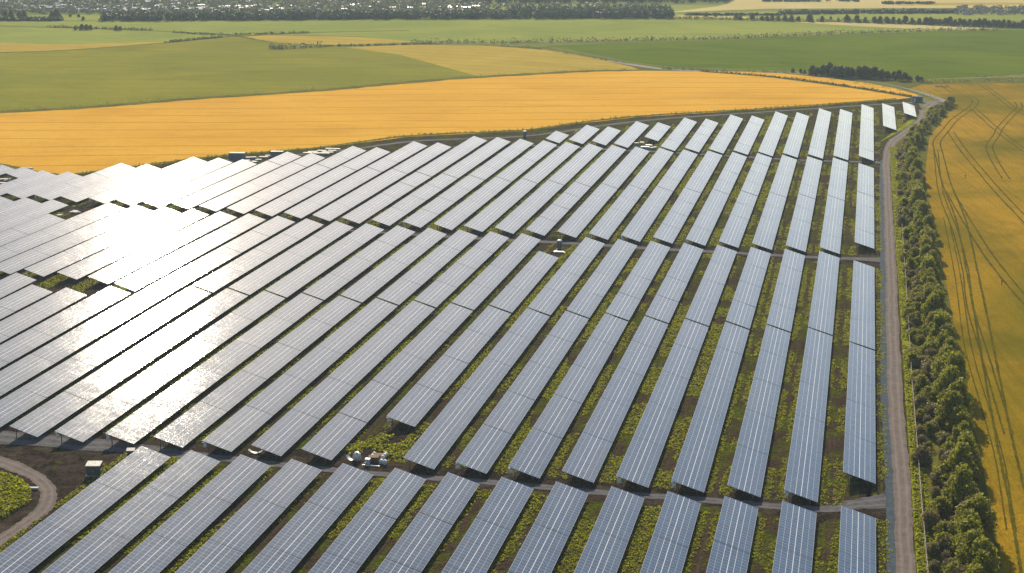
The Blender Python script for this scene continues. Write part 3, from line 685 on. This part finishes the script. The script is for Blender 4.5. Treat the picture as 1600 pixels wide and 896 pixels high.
hedgerow('hedgerow', [(1055, 29.8), (1150, 31.5), (1250, 33.5), (1330, 34.8), (1440, 38.5), (1530, 41.5), (1640, 45)], 2.6, 4.5, 1.6, 'low hazy hedge under the row of trees behind the pale green field', per=18, leaf=.5)
TR += [(1446+i*7.6, 38.6+i*.27, .62+.3*random.random()) for i in range(22)]
for i, (px, py, s) in enumerate(TR):
    place_tree('field_tree', FT[i % 5], *G(px, py), s, 'hazy blue green tree in the row behind the pale green field', 'tree', 'trees of the row behind the pale field')
for px, py, s in ((8, 28, .9), (18, 28, .8), (30, 27.5, .7), (38, 28, .7), (82, 29, .8), (89, 28.5, 1.0), (110, 26.5, .35), (123, 27, .4), (130, 32, .4), (96, 32, .5), (78, 33, .5), (118, 47.5, .4), (128, 47, .55), (136, 47, .6), (142, 47, .5), (182, 48, .5), (188, 48, .45)):
    place_tree('field_tree', random.choice(FT), *G(px, py), s, 'hazy grey tree standing in the meadows below the town', 'tree', 'trees in the meadows below the town')

def forest(name, quads, n, h, mat, per=22, leaf=.8, w=2.6):
    cen = []; rad = []
    for q in quads:
        A = [np.array(G(*p)) for p in q]
        for i in range(n):
            a, b = random.random(), random.random(); p = (A[0]*(1-a)+A[1]*a)*(1-b)+(A[3]*(1-a)+A[2]*a)*b
            hh = h*random.uniform(.65, 1.15); cen.append((p[0], p[1], hh*.62)); rad.append((w*random.uniform(.7, 1.2), w*random.uniform(.7, 1.2), hh*.40))
            if random.random() < .6: cen.append((p[0]+random.gauss(0, 1), p[1]+random.gauss(0, 1), hh*.28)); rad.append((w*.9, w*.9, hh*.3))
    V, F = leaf_cloud(cen, rad, per, leaf); V[:, 2] = np.maximum(V[:, 2], .05)
    return tag(mesh_obj(name, np_mesh(name, V, F, M[mat])), kind='stuff')
forest('woodland', [((160, 33.5), (480, 31.5), (480, 27.5), (165, 29))], 420, 6.6, 'leaf_far')
forest('woodland', [((480, 31.3), (800, 29.8), (800, 25), (480, 27))], 420, 6.4, 'leaf_far')
forest('woodland', [((800, 29.8), (1054, 29.3), (1040, 21), (800, 22))], 560, 8.2, 'leaf_far')
forest('woodland', [((0, 33.5), (95, 33), (95, 31.5), (0, 31.5))], 120, 2.6, 'leaf_far')
forest('woodland', [((720, 6), (1135, 5), (1140, 0), (720, 1))], 300, 6, 'leaf_far')
forest('woodland', [((1220, 23), (1495, 21), (1495, 19), (1220, 21))], 190, 3.2, 'leaf_far')
forest('woodland', [((1060, 24.5), (1220, 24.5), (1220, 24), (1060, 24))], 60, 1.8, 'leaf_far')
forest('woodland', [((1380, 7), (1460, 7), (1460, 5.5), (1380, 5.5)), ((1190, 3), (1340, 3), (1340, 2), (1190, 2))], 45, 2.0, 'leaf_far')
forest('town_trees', [((0, 22), (250, 23), (250, -6), (0, -6)), ((250, 24), (520, 25), (520, -6), (250, -6)), ((520, 25), (760, 24), (760, -6), (520, -6))], 620, 4.2, 'leaf_town_hazed', 14, .8, 2.8)
forest('town_trees', [((1495, 23), (1800, 26), (1800, 12), (1530, 13))], 260, 3.6, 'leaf_town_hazed', 14, .8, 2.6)
forest('town_trees', [((740, 24), (1040, 22), (1000, 8), (760, 9))], 150, 3.6, 'leaf_town_hazed', 14, .8, 2.6)

# far houses
def house_mesh(w, d, h, r, roof, wall='wall_house'):
    b = MB().box((0, 0, h/2), (w, d, h), 0)
    o = .25
    b.poly([(-w/2-o, -d/2-o, h), (w/2+o, -d/2-o, h), (w/2+o, 0, h+r), (-w/2-o, 0, h+r)], 1)
    b.poly([(w/2+o, d/2+o, h), (-w/2-o, d/2+o, h), (-w/2-o, 0, h+r), (w/2+o, 0, h+r)], 1)
    b.poly([(-w/2, -d/2, h+.01), (-w/2, 0, h+r-.05), (-w/2, d/2, h+.01)], 0); b.poly([(w/2, -d/2, h+.01), (w/2, d/2, h+.01), (w/2, 0, h+r-.05)], 0)
    b.box((w*.3, .1, h+r+.1), (.5, .5, .9), 0)
    for i in range(3): b.box((-w/3+i*w/3, -d/2-.02, h*.55), (w*.13, .06, h*.35), 2)
    return b.mesh('house', [M[wall], M[roof], M['dark']])
HW = [house_mesh(4.4, 3.4, 2.6, .45, 'roof_glint'), house_mesh(3.4, 3.0, 2.4, .4, 'roof_glint'), house_mesh(6.5, 3.6, 2.4, .4, 'roof_glint')]  # roofs flattened so that both slopes catch the sun
HB = [house_mesh(5, 3.6, 2.4, 1.5, 'roof_tile'), house_mesh(4, 3.2, 2.2, 1.4, 'roof_tile')]
def house(px, py, me, label, group):
    x, y_ = G(px, py); tag(mesh_obj('house', me, None, (x, y_, 0), random.choice((0, .3, -.4, .7, -.25))), label, 'house', group).scale = [random.uniform(.55, 1.05)]*3
for i in range(190):
    px = random.choice((random.uniform(0, 420), random.uniform(0, 760))); py = random.choice((13, 15, 17, 18, 10, 5, 14)) + random.uniform(-1.8, 1.8)
    house(px, py, random.choice(HW), 'house with roof whitened as sun glint among trees in the hazy far town', 'houses of the far town')
for i in range(26):
    house(random.uniform(1495, 1600), random.uniform(14, 24), random.choice(HB), 'tan house among trees in the far right village', 'houses of the far right village')

# ------------------------------------------------------------------ things standing about the farm
def at(px, py): x, y_ = G(px, py); return (x, y_, 0)
def container(px, py, L, W, H, rz, label):
    root = empty('storage_container', at(px, py), rz, label, 'container', 'blue storage containers by the wheat')
    b = MB().box((0, 0, H/2), (L, W, H), 0)
    n = int(L/.35)
    for i in range(n):
        for s in (-1, 1): b.box((-L/2+.2+i*(L-.4)/(n-1), s*(W/2+.02), H/2), (.14, .05, H*.9), 0)
    for sx in (-1, 1):
        for sy in (-1, 1): b.box((sx*(L/2-.05), sy*(W/2-.03), H/2), (.16, .16, H+.06), 0)
    b.build('body', M['bluebox'], root)
    d = MB()
    for s in (-1, 1): d.box((-L/2-.04, s*W*.24, H/2), (.06, W*.46, H*.9), 0).bar((-L/2-.09, s*W*.12, .2), (-L/2-.09, s*W*.12, H-.2), .05)
    d.build('door', M['bluebox'], root)
    MB().box((0, 0, H+.045), (L-.2, W-.2, .03), 0).build('roof', M['offwhite'], root)
    return root
container(371, 250.5, 6.0, 2.5, 2.9, R(12), 'large blue grey container with pale roof patch, left of two by the wheat')
container(433, 245, 5.0, 2.3, 2.1, R(16), 'smaller blue grey container, right of two by the wheat')

def portable_toilet(px, py, s, label):
    root = empty('portable_toilet', at(px, py), R(8), label, 'cabin'); root.scale = (s, s, s)
    MB().box((0, 0, 1.12), (1.15, 1.15, 2.1), 0).box((0, 0, .05), (1.25, 1.25, .1), 0).build('body', M['navy'], root, bevel=.03)
    MB().lathe((0, 0, 2.2), [(.78, -.03), (.74, .08), (.45, .25), (.01, .32)], 12).build('roof', M['white'], root)
    MB().box((0, -.60, 1.1), (.8, .05, 1.85), 0).build('door', M['bluebox'], root)
    MB().bar((.45, .45, 2.2), (.45, .45, 2.75), .09).build('vent_pipe', M['white'], root)
portable_toilet(874, 389, 1.1, 'tall navy cabin with white top at the gap between blocks')
portable_toilet(820, 214.5, 1.1, 'small dark blue cabin with white top beside the wheat edge track')

def kiosk(px, py, label, L=2.4, W=1.8, H=2.0, rz=.25):
    root = empty('transformer_kiosk', at(px, py), rz, label, 'kiosk')
    MB().box((0, 0, .1), (L+.3, W+.3, .2), 0).build('plinth', M['stone'], root)
    MB().box((0, 0, H/2+.15), (L, W, H-.1), 0).build('body', M['greygreen'], root, bevel=.03)
    r = MB().poly([(-L/2-.12, -W/2-.12, H+.1), (L/2+.12, -W/2-.12, H+.1), (L/2+.12, W/2+.12, H+.28), (-L/2-.12, W/2+.12, H+.28)]).poly([(-L/2-.12, -W/2-.12, H+.1), (L/2+.12, -W/2-.12, H+.1), (L/2+.12, -W/2-.12, H+.02), (-L/2-.12, -W/2-.12, H+.02)])
    r.build('roof', M['roofpale'], root)
    for s in (-1, 1):
        d = MB().box((s*L*.24, -W/2-.02, H/2+.1), (L*.44, .05, H*.82), 0).build('door', M['greygreen'], root)
        MB().box((s*.12, -W/2-.06, H/2), (.05, .06, .22), 0).build('handle', M['steel'], d)
        MB().box((s*(L/2+.03), -.1, H*.45), (.06, .7, .4), 0).build('vent', M['white'], root)
kiosk(148, 742, 'grey green transformer kiosk with pale roof on the bare soil')
kiosk(205, 714, 'small white topped cabinet behind the nearest panel row', 1.3, .9, 1.3, .3)

def white_slab(px, py, L, W, H, rz, label, name='roof_sheet', mat='offwhite', z=0, group=None):
    b = MB()
    for i in range(3): b.box((random.uniform(-.1, .1), random.uniform(-.06, .06), H*(i+.5)/3), (L, W*random.uniform(.9, 1), H/3*.9), 0, random.uniform(-.04, .04))
    o = b.build(name, M[mat], None, (*at(px, py)[:2], z+.07), rz); return tag(o, label, 'sheet stack', group)
white_slab(48, 765, 2.6, .6, .35, .2, 'short stack of pale planks by the bend of the gravel path', 'plank_stack')
for i, (px, py, L, W, rz) in enumerate(((384, 253, 3.2, 2, .3), (392, 248, 4, 1.4, .5), (397, 254, 2.4, 1.8, -.3), (404, 251, 2.2, 1.4, .4), (412, 247, 3.4, 1.5, .1), (420, 245.5, 3, 1.3, .2), (360, 254, 2, 1.4, .1),
        (481, 240, 3.6, 1.8, .2), (489, 238, 3.8, 2, .5), (495, 241, 3.0, 2, .1), (503, 236.5, 3.6, 1.6, .1), (512, 239, 4.6, 1.6, .1), (515, 234.5, 3.4, 1.6, .1), (525, 234.2, 3.4, 1.6, .05), (519, 237.5, 3.2, 1.6, .1), (507, 242, 4, 1.6, .1),
        (6, 281, 4.5, 1.6, .4), (14, 283, 3.2, 1.4, .2), (3, 287, 3, 1.6, .1), (45, 270.5, 3, 1, .2), (46, 264, 3.4, .8, -.3))):
    where = 'beside the blue containers' if i < 7 else ('on bare soil by the wheat edge' if i < 16 else 'at the far left corner')
    white_slab(px, py, L, W, random.uniform(.25, .7), rz, 'pale stack of sheets lying %s' % where, 'sheet_stack', 'offwhite', 0, 'pale sheet stacks ' + where)
for i, (px, py, L, W, rz) in enumerate(((115, 333, 2.4, 1.2, .3), (118, 331.5, 2.2, 1.0, -.2), (121, 333.5, 2, .9, .6), (93, 338, 1.6, 1.2, .1), (137, 311, 1.2, .9, 0))):
    white_slab(px, py, L, W, .4, rz, 'pale stack of sheets in the dark gap among the left panels', 'sheet_stack', 'offwhite', 0, 'pale sheet stacks in the left gap')

def bulk_bag(px, py, s, label, mat='white', group='white bags around the pallets'):
    root = empty('bulk_bag', at(px, py), random.random(), label, 'bag', group); root.scale = (s, s, s)
    MB().lathe((0, 0, 0), [(.02, 0), (.42, .02), (.52, .3), (.5, .62), (.40, .82), (.16, .9), (.2, 1.0), (.02, 1.02)], 10).build('body', M[mat], root)
    for a in (0, PI/2, PI, 3*PI/2): MB().bar((.33*math.cos(a), .33*math.sin(a), .82), (.22*math.cos(a), .22*math.sin(a), 1.12), .06).build('strap', M[mat], root)
for px, py in ((582, 717), (585, 713.5), (601, 716), (598, 719), (596, 725), (602, 726), (603, 714)):
    bulk_bag(px, py, .9, 'white bulk bag standing round the brown pallet stack')
bulk_bag(558, 719, 1.6, 'beige bulk bag left of the pallet stack', 'roofpale', 'beige bag')
def pallet_stack(px, py, n, label, rz=.2):
    b = MB(); z = .0
    for j in range(n):
        for i in range(5): b.box((0, -.5+i*.25, z+.13), (1.9, .16, .03))
        for q in (-.85, 0, .85): b.box((q, 0, z+.06), (.12, 1.1, .10))
        z += .16
    tag(b.build('pallet_stack', M['wood'], None, at(px, py), rz), label, 'pallets')
pallet_stack(591, 716, 5, 'brown stack of wooden pallets, rear of the two between white bags')
pallet_stack(584, 722, 7, 'brown stack of wooden pallets, front of the two between white bags')
white_slab(575, 725, .9, .8, 1.0, .1, 'white wrapped box at the left of the pallets', 'wrapped_box', 'white')
white_slab(582, 729, 2.6, .3, .15, .15, 'long white plank in front of the pallets', 'plank', 'white')
white_slab(573, 728, 1.6, .3, .15, .1, 'short white plank in front of the pallets', 'plank', 'white')
def bent_sheet(px, py, L, label, rz):
    V = []; F = []; n = 14
    for i in range(n+1):
        a = -1+2*i/n
        for w in (-.35, .35):
            for th in (0, .05): V.append((a*L/2, w+.25*a*a, .12+.55*a*a+th))
    for i in range(n):
        q = i*4
        for a, b in ((0, 2), (2, 3), (3, 1), (1, 0)): F.append((q+a, q+b, q+4+b, q+4+a))
    tag(mesh_obj('bent_sheet', np_mesh('bent_sheet', V, F, M['white']), None, at(px, py), rz), label, 'sheet')
bent_sheet(549, 720, 2.8, 'curved white sheet at the left of the beige bag', -.5)
bent_sheet(400, 709, 2.8, 'large bent white sheet under a front panel corner', .2)
bent_sheet(866, 394, 2.4, 'curved white sheet at the foot of the navy cabin', .9)
bent_sheet(882, 396, 1.8, 'short bent white sheet right of the navy cabin', -.4)
white_slab(874, 396, 2.6, .9, .5, .1, 'white stack of sheets in front of the navy cabin', 'sheet_stack', 'white')
for px, py, L, W, rz in ((1008, 232, 3.4, 1.6, .2), (1012, 229, 2.0, 1.2, .5), (1021, 233, 3.2, .6, .9), (1003, 225, 1.6, 1, .1), (1016, 229.5, 1.6, 1.2, .1), (995, 226, 2.2, .5, .7)):
    white_slab(px, py, L, W, .7, rz, 'grey white stack of sheets in the gap of the farthest block', 'sheet_stack', 'white', 0, 'sheet stacks in the farthest gap')

# green shed-like cabin and manhole ring near the lane junction
root = empty('site_cabin', at(1433, 159.5), R(6), 'low grey green cabin with pale rounded roof by the lane junction', 'cabin')
MB().box((0, 0, 1.1), (5, 2.6, 2.2), 0).build('body', M['greygreen'], root, bevel=.04)
b = MB(); P = [(1.4*math.cos(a), 2.2+.75*math.sin(a)) for a in np.linspace(0, PI, 9)]
for i in range(8): b.poly([(-2.6, *P[i]), (2.6, *P[i]), (2.6, *P[i+1]), (-2.6, *P[i+1])])
b.poly([(-2.6, *p) for p in P]); b.poly([(2.6, *p) for p in P]); b.build('roof', M['greygreen'], root)
MB().box((-1.5, -1.33, 1.0), (.9, .05, 1.9), 0).build('door', M['white'], root)
MB().box((1.2, -1.33, 1.3), (1.1, .05, .8), 0).build('window', M['dark'], root)
MB().lathe((0, 0, 0), [(1.9, 0), (1.9, .9), (1.5, .9), (1.5, .1)], 20).build('concrete_ring', M['stone'], None, at(1467, 166))
tag(bpy.data.objects['concrete_ring'], 'open pale concrete ring in the scrub by the lane junction', 'ring')
# white survey pole in the pale field
root = empty('survey_pole', at(909, 53), 0, 'thin white pole with crossbar alone in the pale green field', 'pole')
MB().lathe((0, 0, 0), [(.16, 0), (.12, 2.6), (.02, 3.2)], 8).build('mast', M['white'], root)
MB().box((0, 0, 1.5), (1.0, .12, .14), 0).build('crossbar', M['white'], root)
# posts standing in the right wheat
for px, py in ((1508, 279), (1565, 446)):
    root = empty('marker_post', at(px, py), .4, 'short dark post standing alone in the %s right wheat' % ('upper' if py < 300 else 'middle of the'), 'post')
    MB().lathe((0, 0, 0), [(.11, 0), (.10, 1.3), (.02, 1.4)], 8).build('post', M['bark'], root)
    MB().box((0, 0, 1.15), (.5, .06, .3), 0).build('plate', M['dark'], root)

# wire fence along the verge
root = empty('wire_fence', (15.45, 195, 0), 0, 'long post and wire fence on the verge right of the gravel track', 'fence')
fx = lambda y: float(np.interp(y, [195, 240, 305, 385, 484], [15.5, 15.4, 15.4, 15.9, 16.3]))
pm = MB().box((0, 0, .75), (.12, .12, 1.5), 0).box((0, 0, 1.52), (.15, .15, .05), 0).mesh('post', M['fence'])
ys = np.linspace(195, 485, 98)
for q in ys: mesh_obj('post', pm, root, (fx(q)-15.45, q-195, 0))
b = MB()
for a, c in zip(ys[:-1], ys[1:]):
    for z in (.25, .55, .85, 1.15, 1.42): b.bar((fx(a)-15.45, a-195, z), (fx(c)-15.45, c-195, z), .03 if z < 1.4 else .07)
b.build('wires', M['fence'], root)

# ------------------------------------------------------------------ air
t = NT('haze_air'); pv = t.n('ShaderNodeVolumePrincipled')
pv.inputs['Color'].default_value = (.66, .85, 1.0, 1); pv.inputs['Density'].default_value = 1.05e-4; pv.inputs['Anisotropy'].default_value = .22
t.l(pv.outputs[0], t.out.inputs['Volume'])
hz = MB().box((0, 1290, 53.5), (5300, 3500, 109)).build('haze', t.m); tag(hz, kind='stuff')
hz.visible_shadow = True
